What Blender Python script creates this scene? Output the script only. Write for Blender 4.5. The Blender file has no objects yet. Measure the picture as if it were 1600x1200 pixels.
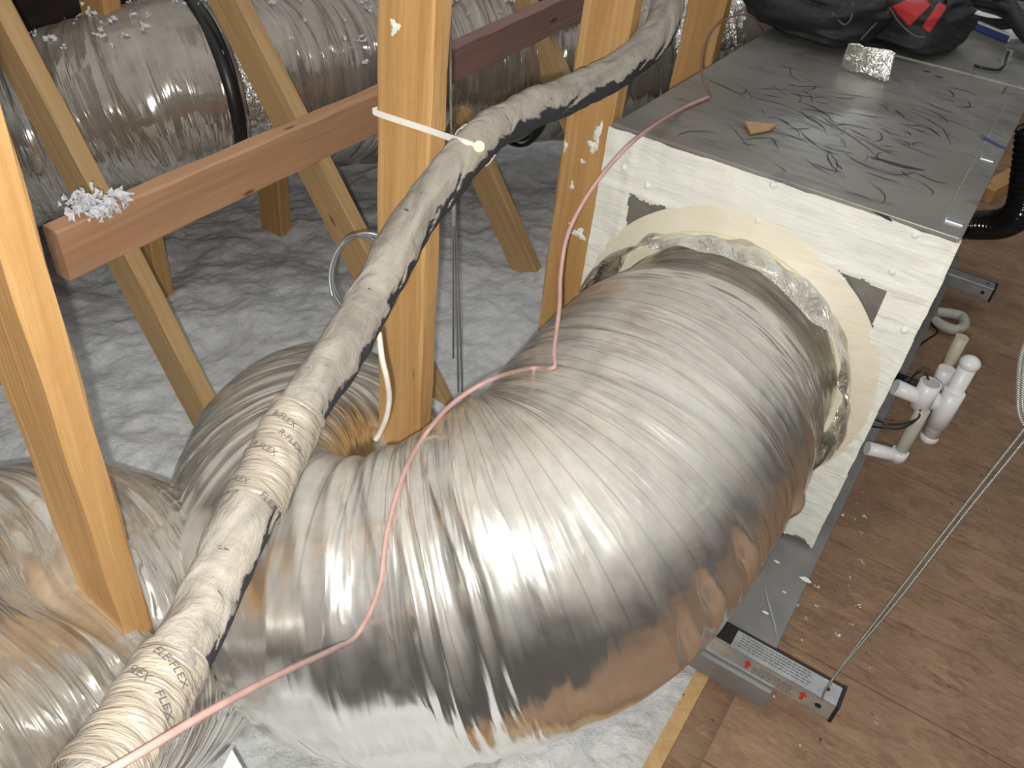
import bpy, bmesh, math, random
import numpy as np
from mathutils import Vector, Matrix
from mathutils.bvhtree import BVHTree

random.seed(7); rng = np.random.default_rng(7)
S = bpy.context.scene
COL = S.collection

# ------------------------------------------------------------------ camera
F = 1321.34
RC = np.array([[0.83313321, 0.54452148, 0.09687838],
               [-0.40836137, 0.48750029, 0.77174118],
               [0.37300141, -0.6825246, 0.62851422]])      # rows: camera right, up, back in world
CAM = np.array([0, 0, 1.29])
cd = bpy.data.cameras.new('camera'); cam = bpy.data.objects.new('camera', cd); COL.objects.link(cam)
cd.sensor_width = 36.0; cd.lens = 36.0 * F / 1600.0; cd.clip_start = 0.02; cd.clip_end = 60
M4 = Matrix.Identity(4)
for i in range(3):
    for j in range(3):
        M4[i][j] = float(RC[j][i])
M4.translation = Vector(CAM)
cam.matrix_world = M4
S.camera = cam

# ------------------------------------------------------------------ light: the phone's flash beside its lens, and a dim fill light added overhead
w = bpy.data.worlds.new('attic_air'); S.world = w; w.use_nodes = True
bg = w.node_tree.nodes['Background']; bg.inputs[1].default_value = 1.0
wt = w.node_tree; wc_ = wt.nodes.new('ShaderNodeTexCoord'); ws = wt.nodes.new('ShaderNodeSeparateXYZ'); wr = wt.nodes.new('ShaderNodeValToRGB')
wt.links.new(wc_.outputs['Generated'], ws.inputs[0]); wt.links.new(ws.outputs[2], wr.inputs[0]); wt.links.new(wr.outputs[0], bg.inputs[0])
wr.color_ramp.elements[0].position = .15; wr.color_ramp.elements[0].color = (.08, .075, .07, 1)      # dim attic all round,
wr.color_ramp.elements[1].position = .90; wr.color_ramp.elements[1].color = (.66, .67, .66, 1)       # fill light added overhead to lift the brightness
fl = bpy.data.lights.new('phone_flash', 'POINT'); fl.energy = 58; fl.shadow_soft_size = 0.006; fl.color = (1.0, 0.97, 0.90)
flo = bpy.data.objects.new('phone_flash', fl); COL.objects.link(flo)
flo.location = Vector(CAM + RC.T @ np.array([-0.016, -0.024, 0.0]))
bl = bpy.data.lights.new('attic_bulb', 'POINT'); bl.energy = 4; bl.shadow_soft_size = .03; bl.color = (.95, 1.0, .97)
blo = bpy.data.objects.new('attic_bulb', bl); COL.objects.link(blo); blo.location = (-.61, 3.35, 1.241)
S.view_settings.view_transform = 'Standard'; S.view_settings.look = 'None'
S.view_settings.exposure = 0.0; S.view_settings.gamma = 1.0; S.view_settings.use_curve_mapping = False

# ------------------------------------------------------------------ measuring helpers (survey of the place from the picture)
def ray(x, y): return RC.T @ (np.array([x - 800, 600 - y, -F]) / F)
def D(x, y, d): return CAM + ray(x, y) * d
def PL(x, y, ax, v):
    r = ray(x, y); return CAM + r * ((v - CAM[ax]) / r[ax])
def PX(x, y, v): return PL(x, y, 0, v)
def PY(x, y, v): return PL(x, y, 1, v)
def PZ(x, y, v): return PL(x, y, 2, v)

# ------------------------------------------------------------------ object helpers
def link(name, me, mat=None, parent=None, smooth=False):
    o = bpy.data.objects.new(name, me); COL.objects.link(o)
    if mat is not None: me.materials.append(mat)
    if parent is not None: o.parent = parent
    if smooth:
        me.polygons.foreach_set('use_smooth', [True] * len(me.polygons))
    return o
def tag(o, label=None, cat=None, group=None, kind=None):
    if label: o['label'] = label
    if cat: o['category'] = cat
    if group: o['group'] = group
    if kind: o['kind'] = kind
    return o
def empty(name, loc=(0, 0, 0)):
    o = bpy.data.objects.new(name, None); COL.objects.link(o); o.location = Vector([float(c) for c in loc]); o.empty_display_size = .05
    return o
def py(name, V, Fc, mat=None, parent=None, smooth=False, off=None):
    V = np.asarray(V, float)
    if off is not None: V = V - np.asarray(off, float)
    me = bpy.data.meshes.new(name); me.from_pydata([tuple(v) for v in V], [], [tuple(int(i) for i in f) for f in Fc]); me.update()
    return link(name, me, mat, parent, smooth)
def child(root, name, V, Fc, mat, smooth=False):
    return py(name, V, Fc, mat, root, smooth, off=np.array(root_world(root)))
def root_world(o):
    v = Vector((0, 0, 0))
    while o is not None:
        v = v + o.location; o = o.parent
    return v
class MB:
    def __init__(s): s.V = []; s.F = []
    def add(s, V, Fc):
        n = len(s.V); s.V += [tuple(map(float, v)) for v in V]; s.F += [tuple(int(i) + n for i in f) for f in Fc]; return s
    def box(s, a, b):
        (x0, y0, z0), (x1, y1, z1) = a, b
        V = [(x0, y0, z0), (x1, y0, z0), (x1, y1, z0), (x0, y1, z0), (x0, y0, z1), (x1, y0, z1), (x1, y1, z1), (x0, y1, z1)]
        return s.add(V, [(0, 3, 2, 1), (4, 5, 6, 7), (0, 1, 5, 4), (1, 2, 6, 5), (2, 3, 7, 6), (3, 0, 4, 7)])
    def tube(s, P, r, n=10, caps=True):
        V, Fc = tube_geo(P, r, n, caps)[:2]; return s.add(V, Fc)
    def build(s, name, mat, root=None, smooth=False, bevel=0):
        V = np.array(s.V)
        o = py(name, V, s.F, mat, root, smooth, off=None if root is None else np.array(root_world(root)))
        if bevel:
            m = o.modifiers.new('bevel', 'BEVEL'); m.width = bevel; m.segments = 2; m.limit_method = 'ANGLE'
        return o
def catmull(P, n):
    P = np.asarray(P, float); Q = np.vstack([2 * P[0] - P[1], P, 2 * P[-1] - P[-2]])
    out = []
    seg = np.linalg.norm(np.diff(P, axis=0), axis=1); 
    for i in range(len(P) - 1):
        k = max(2, int(round(n * seg[i] / seg.sum())))
        t = np.linspace(0, 1, k, endpoint=False)[:, None]
        a, b, c, d = Q[i], Q[i + 1], Q[i + 2], Q[i + 3]
        out.append(.5 * ((2 * b) + (-a + c) * t + (2 * a - 5 * b + 4 * c - d) * t ** 2 + (-a + 3 * b - 3 * c + d) * t ** 3))
    out.append(P[-1:]); C = np.vstack(out)
    # even spacing
    L = np.r_[0, np.cumsum(np.linalg.norm(np.diff(C[:, :3], axis=0), axis=1))]
    u = np.linspace(0, L[-1], n)
    return np.stack([np.interp(u, L, C[:, k]) for k in range(C.shape[1])], 1), u
def frames(C, up=(0, 0, 1)):
    T = np.gradient(C, axis=0); T /= np.linalg.norm(T, axis=1)[:, None]
    N = np.zeros_like(T); n = np.cross(T[0], up); 
    if np.linalg.norm(n) < 1e-3: n = np.cross(T[0], (1, 0, 0))
    n /= np.linalg.norm(n)
    for i in range(len(C)):
        n = n - T[i] * (n @ T[i]); n /= np.linalg.norm(n); N[i] = n
    return T, N, np.cross(T, N)
def tube_geo(P, r, n=10, caps=True):
    P = np.asarray(P, float); m = len(P)
    T, N, B = frames(P); r = np.broadcast_to(np.asarray(r, float), (m,))
    a = np.linspace(0, 2 * math.pi, n, endpoint=False)
    V = P[:, None, :] + r[:, None, None] * (np.cos(a)[None, :, None] * N[:, None, :] + np.sin(a)[None, :, None] * B[:, None, :])
    V = V.reshape(-1, 3); Fc = []
    for i in range(m - 1):
        for j in range(n):
            k = (j + 1) % n
            Fc.append((i * n + j, i * n + k, (i + 1) * n + k, (i + 1) * n + j))
    if caps:
        Fc.append(tuple(range(n - 1, -1, -1))); Fc.append(tuple((m - 1) * n + j for j in range(n)))
    return V, Fc
# lattice value noise, periodic in its second coordinate
def vnoise(x, y, seed=0, py_=0):
    R = np.random.default_rng(seed + 1000).random((256, 256))
    xi = np.floor(x).astype(int); yi = np.floor(y).astype(int); fx = x - xi; fy = y - yi
    fx = fx * fx * (3 - 2 * fx); fy = fy * fy * (3 - 2 * fy)
    def g(a, b):
        if py_: b = b % py_
        return R[a % 256, b % 256]
    return ((g(xi, yi) * (1 - fx) + g(xi + 1, yi) * fx) * (1 - fy) + (g(xi, yi + 1) * (1 - fx) + g(xi + 1, yi + 1) * fx) * fy) * 2 - 1
def wrap_tube(P, nu, nv, disp=None, caps=False, extra=None):
    """fine tube; P rows (x,y,z,r). disp(U,A,fr) -> radial offset. Returns V,F,UV,centre line data"""
    C, u = catmull(P, nu); r = C[:, 3]; c = C[:, :3]
    T, N, B = frames(c)
    a = np.linspace(0, 2 * math.pi, nv + 1)
    A, U = np.meshgrid(a, u)
    dr = disp(U, A / (2 * math.pi)) if disp is not None else 0
    if disp is not None: dr[:, -1] = dr[:, 0]
    dirs = np.cos(A)[..., None] * N[:, None, :] + np.sin(A)[..., None] * B[:, None, :]
    V = c[:, None, :] + (r[:, None] + dr)[..., None] * dirs
    if extra is not None: V = extra(V, c)
    V[:, -1] = V[:, 0]
    return V, U, A, c, T, N, B, r
def tube_obj(name, P, nu, nv, mat, parent=None, disp=None, extra=None, off=None):
    V, U, A, c, T, N, B, r = wrap_tube(P, nu, nv, disp, extra=extra)
    Vv = V[:, :-1].reshape(-1, 3)
    if off is not None: Vv = Vv - np.asarray(off)
    i, j = np.meshgrid(np.arange(nu - 1), np.arange(nv), indexing='ij'); k = (j + 1) % nv
    Fc = np.stack([i * nv + j, i * nv + k, (i + 1) * nv + k, (i + 1) * nv + j], -1).reshape(-1, 4)
    me = bpy.data.meshes.new(name)
    me.vertices.add(len(Vv)); me.vertices.foreach_set('co', Vv.ravel())
    me.loops.add(Fc.size); me.loops.foreach_set('vertex_index', Fc.ravel())
    me.polygons.add(len(Fc)); me.polygons.foreach_set('loop_start', np.arange(0, Fc.size, 4)); me.polygons.foreach_set('loop_total', np.full(len(Fc), 4))
    uvl = me.uv_layers.new(name='UVMap')
    circ = 2 * math.pi * float(r.mean())
    uu = U[:, 0]
    uv = np.stack([np.stack([uu[i], j / nv * circ], -1), np.stack([uu[i], (j + 1) / nv * circ], -1),
                   np.stack([uu[i + 1], (j + 1) / nv * circ], -1), np.stack([uu[i + 1], j / nv * circ], -1)], 2).reshape(-1, 2)
    uvl.data.foreach_set('uv', uv.ravel())
    me.update(calc_edges=True); me.validate()
    o = link(name, me, mat, parent, True)
    return o, (V, c, T, N, B, r)
def grid_obj(name, G, mat, parent=None, keep=None, off=None, smooth=True):
    """G: (n,m,3) array"""
    n, m = G.shape[:2]; Vv = G.reshape(-1, 3)
    if off is not None: Vv = Vv - np.asarray(off)
    i, j = np.meshgrid(np.arange(n - 1), np.arange(m - 1), indexing='ij')
    Fc = np.stack([i * m + j, (i + 1) * m + j, (i + 1) * m + j + 1, i * m + j + 1], -1)
    Fc = Fc[keep] if keep is not None else Fc.reshape(-1, 4)
    me = bpy.data.meshes.new(name)
    me.vertices.add(len(Vv)); me.vertices.foreach_set('co', Vv.ravel())
    me.loops.add(Fc.size); me.loops.foreach_set('vertex_index', Fc.ravel().astype(np.int32))
    me.polygons.add(len(Fc)); me.polygons.foreach_set('loop_start', np.arange(0, Fc.size, 4)); me.polygons.foreach_set('loop_total', np.full(len(Fc), 4))
    me.update(calc_edges=True); me.validate()
    return link(name, me, mat, parent, smooth)

# ------------------------------------------------------------------ materials
class NT:
    def __init__(s, name):
        s.m = bpy.data.materials.new(name); s.m.use_nodes = True; s.t = s.m.node_tree; s.t.nodes.clear()
        s.out = s.n('ShaderNodeOutputMaterial')
    def n(s, ty, **k):
        x = s.t.nodes.new(ty)
        for a, b in k.items(): setattr(x, a, b)
        return x
    def l(s, a, b): s.t.links.new(a, b)
    def coord(s, kind='Object', scale=(1, 1, 1), rot=(0, 0, 0)):
        c = s.n('ShaderNodeTexCoord'); mp = s.n('ShaderNodeMapping'); mp.inputs['Scale'].default_value = scale; mp.inputs['Rotation'].default_value = rot
        s.l(c.outputs[kind], mp.inputs[0]); return mp.outputs[0]
    def noise(s, vec, scale=1, detail=4, rough=.55, dist=0):
        x = s.n('ShaderNodeTexNoise'); x.inputs['Scale'].default_value = scale; x.inputs['Detail'].default_value = detail
        x.inputs['Roughness'].default_value = rough; x.inputs['Distortion'].default_value = dist
        if vec is not None: s.l(vec, x.inputs['Vector'])
        return x.outputs['Fac']
    def vor(s, vec, scale=1, feature='F1', out='Distance', rand=1):
        x = s.n('ShaderNodeTexVoronoi'); x.feature = feature; x.inputs['Scale'].default_value = scale; x.inputs['Randomness'].default_value = rand
        s.l(vec, x.inputs['Vector']); return x.outputs[out]
    def ramp(s, fac, stops):
        x = s.n('ShaderNodeValToRGB'); e = x.color_ramp.elements
        while len(e) < len(stops): e.new(.5)
        for k, (p, c) in enumerate(stops):
            e[k].position = p; c = (c, c, c) if isinstance(c, (int, float)) else c; e[k].color = (*c, 1)
        s.l(fac, x.inputs[0]); return x.outputs[0]
    def mix(s, f, a, b, mode='MIX'):
        x = s.n('ShaderNodeMix', data_type='RGBA', blend_type=mode)
        for v, i in ((f, 0), (a, 6), (b, 7)):
            if isinstance(v, (int, float)): x.inputs[i].default_value = v if i == 0 else (v, v, v, 1)
            elif isinstance(v, tuple): x.inputs[i].default_value = (*v, 1)
            else: s.l(v, x.inputs[i])
        return x.outputs[2]
    def math(s, op, a, b=0., c=None, clamp=False):
        x = s.n('ShaderNodeMath', operation=op); x.use_clamp = clamp
        for i, v in enumerate((a, b) if c is None else (a, b, c)):
            if isinstance(v, (int, float)): x.inputs[i].default_value = v
            else: s.l(v, x.inputs[i])
        return x.outputs[0]
    def bump(s, h, dist=.001, strength=1., prev=None):
        x = s.n('ShaderNodeBump'); x.inputs['Distance'].default_value = dist; x.inputs['Strength'].default_value = strength
        s.l(h, x.inputs['Height'])
        if prev is not None: s.l(prev, x.inputs['Normal'])
        return x.outputs[0]
    def bsdf(s, col, rough=.6, metal=0., normal=None, spec=.5, **k):
        x = s.n('ShaderNodeBsdfPrincipled')
        for nm, v in (('Base Color', col), ('Roughness', rough), ('Metallic', metal)):
            if isinstance(v, tuple): x.inputs[nm].default_value = (*v, 1)
            elif isinstance(v, (int, float)): x.inputs[nm].default_value = v
            else: s.l(v, x.inputs[nm])
        x.inputs['Specular IOR Level'].default_value = spec
        for a, b in k.items(): x.inputs[a].default_value = b
        if normal is not None: s.l(normal, x.inputs['Normal'])
        return x.outputs[0]
    def done(s, sh): s.l(sh, s.out.inputs[0]); return s.m

def foil_mat(name, dust=.55, dustcol=(.56, .52, .45), top=.45, rough=(.12, .26), lines=True, bd=.012, fx=1., metal=(.92, .91, .88), fine=.30, lo=.2, hi=.90):
    """aluminised film: long creases around the run, a film of settled dust, thicker where it faces up"""
    t = NT(name)
    a = t.noise(t.coord('UV', (12 * fx, 2.2, 1), (0, 0, .10)), 1, 1, .5, .5)
    b = t.noise(t.coord('UV', (36 * fx, 4.0, 1), (0, 0, -.05)), 1, 2, .5, .5)
    c = t.noise(t.coord('UV', (150, 6, 1), (0, 0, .03)), 1, 2, .5, .2)
    ra = t.math('ABSOLUTE', t.math('SUBTRACT', a, .5)); rb = t.math('ABSOLUTE', t.math('SUBTRACT', b, .5))
    h = t.math('ADD', t.math('MULTIPLY', ra, -1.6), t.math('MULTIPLY', rb, -1.6 * fine)); h = t.math('ADD', h, t.math('MULTIPLY', c, .035))
    calm = t.ramp(t.noise(t.coord('UV', (6, 3.5, 1)), 1, 3, .55, .8), [(.36, .22), (.62, 1.)])     # some stretches lie taut, others are creased
    h = t.math('MULTIPLY', h, calm)
    nb = t.bump(h, bd)
    rr = t.n('ShaderNodeMapRange'); t.l(t.noise(t.coord('UV', (7, 5, 1)), 1, 4, .6, 1.), rr.inputs[0]); rr.inputs[1].default_value = .35; rr.inputs[2].default_value = .65
    rr.inputs[3].default_value = rough[0]; rr.inputs[4].default_value = rough[1]
    mtl = t.bsdf(metal, rr.outputs[0], 1., nb)
    g = t.n('ShaderNodeNewGeometry'); sx = t.n('ShaderNodeSeparateXYZ'); t.l(g.outputs['Normal'], sx.inputs[0])
    f = t.math('MULTIPLY', t.math('SUBTRACT', sx.outputs[2], .4), top)
    pat = t.noise(t.coord('UV', (7, 4, 1)), 1, 5, .62, 1.2)
    f = t.math('ADD', t.math('ADD', f, t.math('MULTIPLY', t.math('SUBTRACT', pat, .5), 1.0)), dust)
    f = t.math('ADD', f, t.math('MULTIPLY', t.math('SUBTRACT', b, .5), .6), clamp=True)
    f = t.math('MULTIPLY_ADD', f, hi - lo, lo)
    dn = t.noise(t.coord('UV', (22, 9, 1)), 1, 5, .7)
    dc = t.mix(t.ramp(dn, [(.3, 0.), (.68, 1.)]), tuple(q * .66 for q in dustcol), tuple(min(1, q * 1.12) for q in dustcol))
    if lines:
        wv = t.n('ShaderNodeTexWave'); wv.wave_type = 'BANDS'; wv.bands_direction = 'X'; wv.inputs['Scale'].default_value = 1.; wv.inputs['Distortion'].default_value = .6
        wv.inputs['Detail'].default_value = 1.; t.l(t.coord('UV', (17, 1.1, 1), (0, 0, .06)), wv.inputs['Vector'])
        dc = t.mix(t.math('MULTIPLY', pat, 1.1, clamp=True), dc, t.mix(1., dc, t.ramp(wv.outputs['Fac'], [(0., .35), (.03, 1.)]), 'MULTIPLY'))
    dsh = t.bsdf(dc, .45, 0, nb, .5)
    mx = t.n('ShaderNodeMixShader'); t.l(f, mx.inputs[0]); t.l(mtl, mx.inputs[1]); t.l(dsh, mx.inputs[2])
    return t.done(mx.outputs[0])

def wood_mat(name, c1, c2, c3, rough=.6, scale=1., dirt=0.3, knots=True):
    t = NT(name)
    oi = t.n('ShaderNodeObjectInfo'); add = t.n('ShaderNodeVectorMath', operation='ADD')
    cmb = t.n('ShaderNodeCombineXYZ'); r = t.math('MULTIPLY', oi.outputs['Random'], 7.3)
    for i in range(3): t.l(r, cmb.inputs[i])
    c = t.n('ShaderNodeTexCoord'); t.l(c.outputs['Object'], add.inputs[0]); t.l(cmb.outputs[0], add.inputs[1])
    def mp(sc):
        m = t.n('ShaderNodeMapping'); m.inputs['Scale'].default_value = sc; t.l(add.outputs[0], m.inputs[0]); return m.outputs[0]
    a = t.noise(mp((38 * scale, 38 * scale, 1.6 * scale)), 1, 5, .6, 1.2); b = t.noise(mp((6, 6, 1.3)), 1, 3, .5, .6)
    f = t.noise(mp((240, 240, 9)), 1, 2, .6)
    col = t.ramp(a, [(.25, c1), (.5, c2), (.75, c3)])
    col = t.mix(t.ramp(b, [(.35, 0.), (.7, dirt)]), col, tuple(x * .55 for x in c1))
    col = t.mix(t.math('MULTIPLY', f, .35), col, c3)
    if knots:
        v = t.vor(mp((11, 11, 3.2)), 1, 'F1'); k = t.ramp(v, [(.0, 1.), (.05, .8), (.075, 0.)])
        col = t.mix(k, col, tuple(x * .32 for x in c1))
    nb = t.bump(t.math('ADD', a, t.math('MULTIPLY', f, .5)), .0012)
    return t.done(t.bsdf(col, rough, 0, nb, .3))

def plain(name, col, rough=.5, metal=0., nz=0., nscale=40, bump=0., spec=.5, var=None):
    t = NT(name); v = t.coord('Object', (1, 1, 1)); n = t.noise(v, nscale, 5, .6)
    c = t.mix(t.ramp(n, [(.3, 0.), (.7, 1.)]), tuple(x * (1 - nz) for x in col), tuple(min(1, x * (1 + nz)) for x in (var or col)))
    nb = t.bump(n, bump) if bump else None
    return t.done(t.bsdf(c, rough, metal, nb, spec))

M = {}
M['duct'] = foil_mat('dusty_foil_jacket', .02, (.50, .46, .40), top=1.5, lo=.02, hi=.84, rough=(.17, .29), bd=.011, fine=.6, fx=1.25)
M['duct2'] = foil_mat('clean_foil_jacket', .42, (.44, .385, .315), .5, (.08, .17), lines=False, bd=.024, fx=2.0, fine=.3, lo=.08)
M['duct3'] = foil_mat('old_foil_jacket', .55, (.34, .30, .255), .9, (.06, .16), metal=(.74, .70, .65), lines=False, bd=.016, fx=1.7, fine=.3)
M['wood'] = wood_mat('spruce_stud', (.38, .19, .058), (.53, .295, .11), (.66, .42, .19))
M['wood_dull'] = wood_mat('spruce_web', (.40, .24, .10), (.52, .33, .15), (.60, .41, .21))
M['wood_red'] = wood_mat('red_brown_brace', (.44, .22, .115), (.53, .29, .16), (.62, .37, .22), dirt=.5)
M['wood_purple'] = wood_mat('dark_brace', (.24, .135, .115), (.30, .175, .15), (.36, .22, .19), dirt=.5)

def deck_mat():
    t = NT('oriented_strand_deck'); v = t.coord('Object', (14, 34, 14), (0, 0, .35)); 
    cel = t.n('ShaderNodeTexVoronoi'); cel.inputs['Scale'].default_value = 1.; t.l(v, cel.inputs['Vector'])
    n = t.noise(t.coord('Object', (1, 1, 1)), 5, 5, .65); n2 = t.noise(t.coord('Object', (30, 90, 30), (0, 0, .5)), 1, 5, .7, 1.)
    sep = t.n('ShaderNodeSeparateColor'); t.l(cel.outputs['Color'], sep.inputs[0])
    col = t.mix(sep.outputs[0], (.19, .112, .064), (.31, .19, .112))
    col = t.mix(t.ramp(n2, [(.35, 0.), (.7, .8)]), col, (.40, .26, .165))
    col = t.mix(t.ramp(n, [(.4, 0.), (.75, .7)]), col, (.17, .10, .068))
    sp = t.ramp(t.noise(t.coord('Object', (60, 90, 60)), 1, 2), [(.70, 0.), (.76, 1.)]); col = t.mix(sp, col, (.045, .03, .025))
    nb = t.bump(t.math('ADD', n2, t.math('MULTIPLY', sep.outputs[1], .6)), .002)
    return t.done(t.bsdf(col, .6, 0, nb, .35))
M['deck'] = deck_mat()

def fluff_mat():
    t = NT('blown_fibre'); v = t.coord('Object', (1, 1, 1))
    n = t.noise(v, 16, 7, .72, .6); n2 = t.noise(v, 75, 5, .75, .5); n3 = t.noise(v, 3, 3, .6)
    col = t.ramp(n, [(.28, (.55, .56, .57)), (.45, (.76, .77, .78)), (.7, (.90, .91, .92))])
    col = t.mix(t.ramp(n3, [(.45, 0.), (.65, .30)]), col, (.42, .40, .40))
    sp = t.ramp(n2, [(.68, 0.), (.74, .7)]); col = t.mix(sp, col, (.42, .42, .43))
    h = t.math('ADD', t.math('MULTIPLY', n, 1.), t.math('MULTIPLY', n2, .35))
    return t.done(t.bsdf(col, 1., 0, t.bump(h, .012), .0))
M['fluff'] = fluff_mat()
M['tuft'] = plain('loose_white_fibre', (.80, .80, .84), 1., 0, .12, 60, .004, 0.)

def mastic_mat(name, col, col2, bd=.004):
    t = NT(name); v = t.coord('Object', (5, 5, 34)); n = t.noise(v, 1.3, 5, .6, 1.); b = t.noise(t.coord('Object', (1, 1, 1)), 9, 4, .6)
    c = t.mix(t.ramp(b, [(.35, 0.), (.68, 1.)]), col, col2)
    c = t.mix(t.ramp(t.noise(t.coord('Object', (4, 4, 22)), 3, 4, .7), [(.66, 0.), (.80, .35)]), c, (.50, .56, .60))
    return t.done(t.bsdf(c, .5, 0, t.bump(t.math('ADD', n, b), bd), .45))
M['mastic'] = mastic_mat('white_mastic', (.78, .79, .74), (.86, .86, .80))
M['mastic_cream'] = mastic_mat('cream_mastic', (.74, .68, .54), (.82, .76, .63), .002)

def sheet_mat():
    t = NT('dusty_sheet_metal'); v = t.coord('Object', (1, 1, 1))
    n = t.noise(v, 4.5, 5, .6); n2 = t.noise(v, 60, 4, .6)
    c = t.mix(t.ramp(n, [(.35, 0.), (.7, 1.)]), (.25, .24, .21), (.325, .31, .28))
    c = t.mix(t.math('MULTIPLY', n2, .3), c, (.22, .215, .20))
    sm = t.ramp(t.noise(t.coord('Object', (5, 12, 5)), 1.2, 5, .7, 1.6), [(.52, 0.), (.66, .75)]); c = t.mix(sm, c, (.17, .155, .165))
    r = t.ramp(n, [(.3, .34), (.7, .52)])
    return t.done(t.bsdf(c, r, .35, t.bump(n2, .0004), .5))
M['sheet'] = sheet_mat()
M['galv'] = plain('galvanised_steel', (.52, .54, .55), .38, .75, .18, 30, .0004)
M['galv_dull'] = plain('dull_grey_steel', (.27, .265, .26), .5, .4, .15, 12, .0004)
M['smudge'] = plain('black_scuff', (.028, .026, .032), .55, 0, .2)
M['blue'] = plain('blue_paint', (.04, .07, .22), .5)
M['black'] = plain('black_plastic', (.012, .012, .013), .35)
M['blackcloth'] = plain('black_nylon', (.016, .017, .020), .62, 0, .35, 90, .0015, .5)
M['gloss_black'] = plain('glossy_black_plastic', (.008, .008, .009), .12, 0, .1, 20)
M['red'] = plain('red_nylon', (.50, .03, .035), .6, 0, .15, 120, .0006)
M['piping'] = plain('dark_grey_piping', (.10, .10, .10), .6)
M['foilflat'] = None
t = NT('clean_crumpled_foil'); nn = t.noise(t.coord('Object', (1, 1, 1)), 26, 4, .6, 1.5); rid = t.math('ABSOLUTE', t.math('SUBTRACT', nn, .5))
M['foilflat'] = t.done(t.bsdf((.90, .89, .86), .27, 1., t.bump(rid, .010)))
t = NT('yellowed_foil_tape'); nn = t.noise(t.coord('Object', (1, 1, 1)), 22, 5, .62, 1.8); rid = t.math('ABSOLUTE', t.math('SUBTRACT', nn, .5))
cc = t.ramp(t.noise(t.coord('Object', (1, 1, 1)), 12, 3), [(.45, (.92, .91, .87)), (.62, (.74, .70, .60))])
mt = t.bsdf(cc, .2, 1., t.bump(rid, .016)); df = t.bsdf((.50, .46, .36), .5, 0, t.bump(rid, .016))
mx = t.n('ShaderNodeMixShader'); t.l(t.ramp(t.noise(t.coord('Object', (1, 1, 1)), 17, 4), [(.50, 0.), (.60, .6)]), mx.inputs[0]); t.l(mt, mx.inputs[1]); t.l(df, mx.inputs[2])
M['tape'] = t.done(mx.outputs[0])
def pipe_mat():
    t = NT('dusty_pipe_insulation'); 
    n = t.noise(t.coord('UV', (30, 30, 1)), 1, 5, .7, .6); n2 = t.noise(t.coord('UV', (7, 18, 1)), 1, 4, .6, 1.)
    c = t.mix(t.ramp(n2, [(.3, 0.), (.6, 1.)]), (.22, .20, .175), (.38, .345, .30))
    # black foam shows where the dust is rubbed off
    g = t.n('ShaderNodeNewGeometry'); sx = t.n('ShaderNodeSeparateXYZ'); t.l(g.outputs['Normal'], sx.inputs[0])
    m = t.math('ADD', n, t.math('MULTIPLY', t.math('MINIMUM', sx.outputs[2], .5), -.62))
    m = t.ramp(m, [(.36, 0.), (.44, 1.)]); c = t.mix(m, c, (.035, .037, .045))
    cr = t.ramp(t.noise(t.coord('UV', (46, 12, 1)), 1, 4, .7, 2.), [(.655, 0.), (.69, .9)]); c = t.mix(cr, c, (.05, .048, .05))
    return t.done(t.bsdf(c, .75, 0, t.bump(t.math('ADD', n, n2), .004), .3))
M['pipe'] = pipe_mat()
def ptape_mat():
    t = NT('cream_pipe_tape'); n = t.noise(t.coord('UV', (90, 14, 1), (0, 0, .4)), 1, 4, .6, 1.)
    c = t.mix(t.ramp(t.noise(t.coord('UV', (12, 12, 1)), 1, 4), [(.4, 0.), (.7, 1.)]), (.46, .40, .325), (.32, .28, .23))
    return t.done(t.bsdf(c, .28, .15, t.bump(n, .005), .6))
M['ptape'] = ptape_mat()
M['ink'] = plain('dark_ink', (.10, .095, .095), .6)
M['pvc'] = plain('white_pvc', (.80, .80, .82), .35, 0, .05, 15)
M['pvc_old'] = plain('yellowed_pvc', (.55, .50, .38), .45, 0, .12, 25)
M['pvc_grey'] = plain('greyed_pvc', (.50, .48, .43), .4, 0, .12, 25)
M['nylon'] = plain('white_nylon', (.86, .84, .78), .4, 0, .05, 25)
M['nylon_y'] = plain('yellowed_nylon', (.80, .77, .52), .45, 0, .05)
M['pink'] = plain('pink_wire_jacket', (.52, .32, .29), .5, 0, .12, 60)
M['rust'] = plain('brown_wire_jacket', (.22, .11, .09), .5, 0, .12, 60)
M['white_cable'] = plain('white_cable_jacket', (.72, .66, .58), .5, 0, .12, 60)
M['paper'] = plain('white_card', (.80, .81, .82), .6, 0, .04)
M['roof'] = plain('dark_roof_sheathing', (.085, .058, .052), .85, 0, .35, 6, .003)
M['rust_red'] = plain('red_ink', (.55, .03, .03), .5)
M['label'] = plain('printed_label_grey', (.36, .36, .355), .4, .3, .12, 50)
def rope_mat():
    t = NT('twisted_steel_rope'); wv = t.n('ShaderNodeTexWave'); wv.bands_direction = 'DIAGONAL'; wv.inputs['Scale'].default_value = 1.
    t.l(t.coord('UV', (260, 130, 1)), wv.inputs['Vector'])
    c = t.mix(wv.outputs['Fac'], (.10, .10, .095), (.50, .50, .47))
    return t.done(t.bsdf(c, .4, .6, t.bump(wv.outputs['Fac'], .0006)))
M['rope'] = rope_mat()

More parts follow.
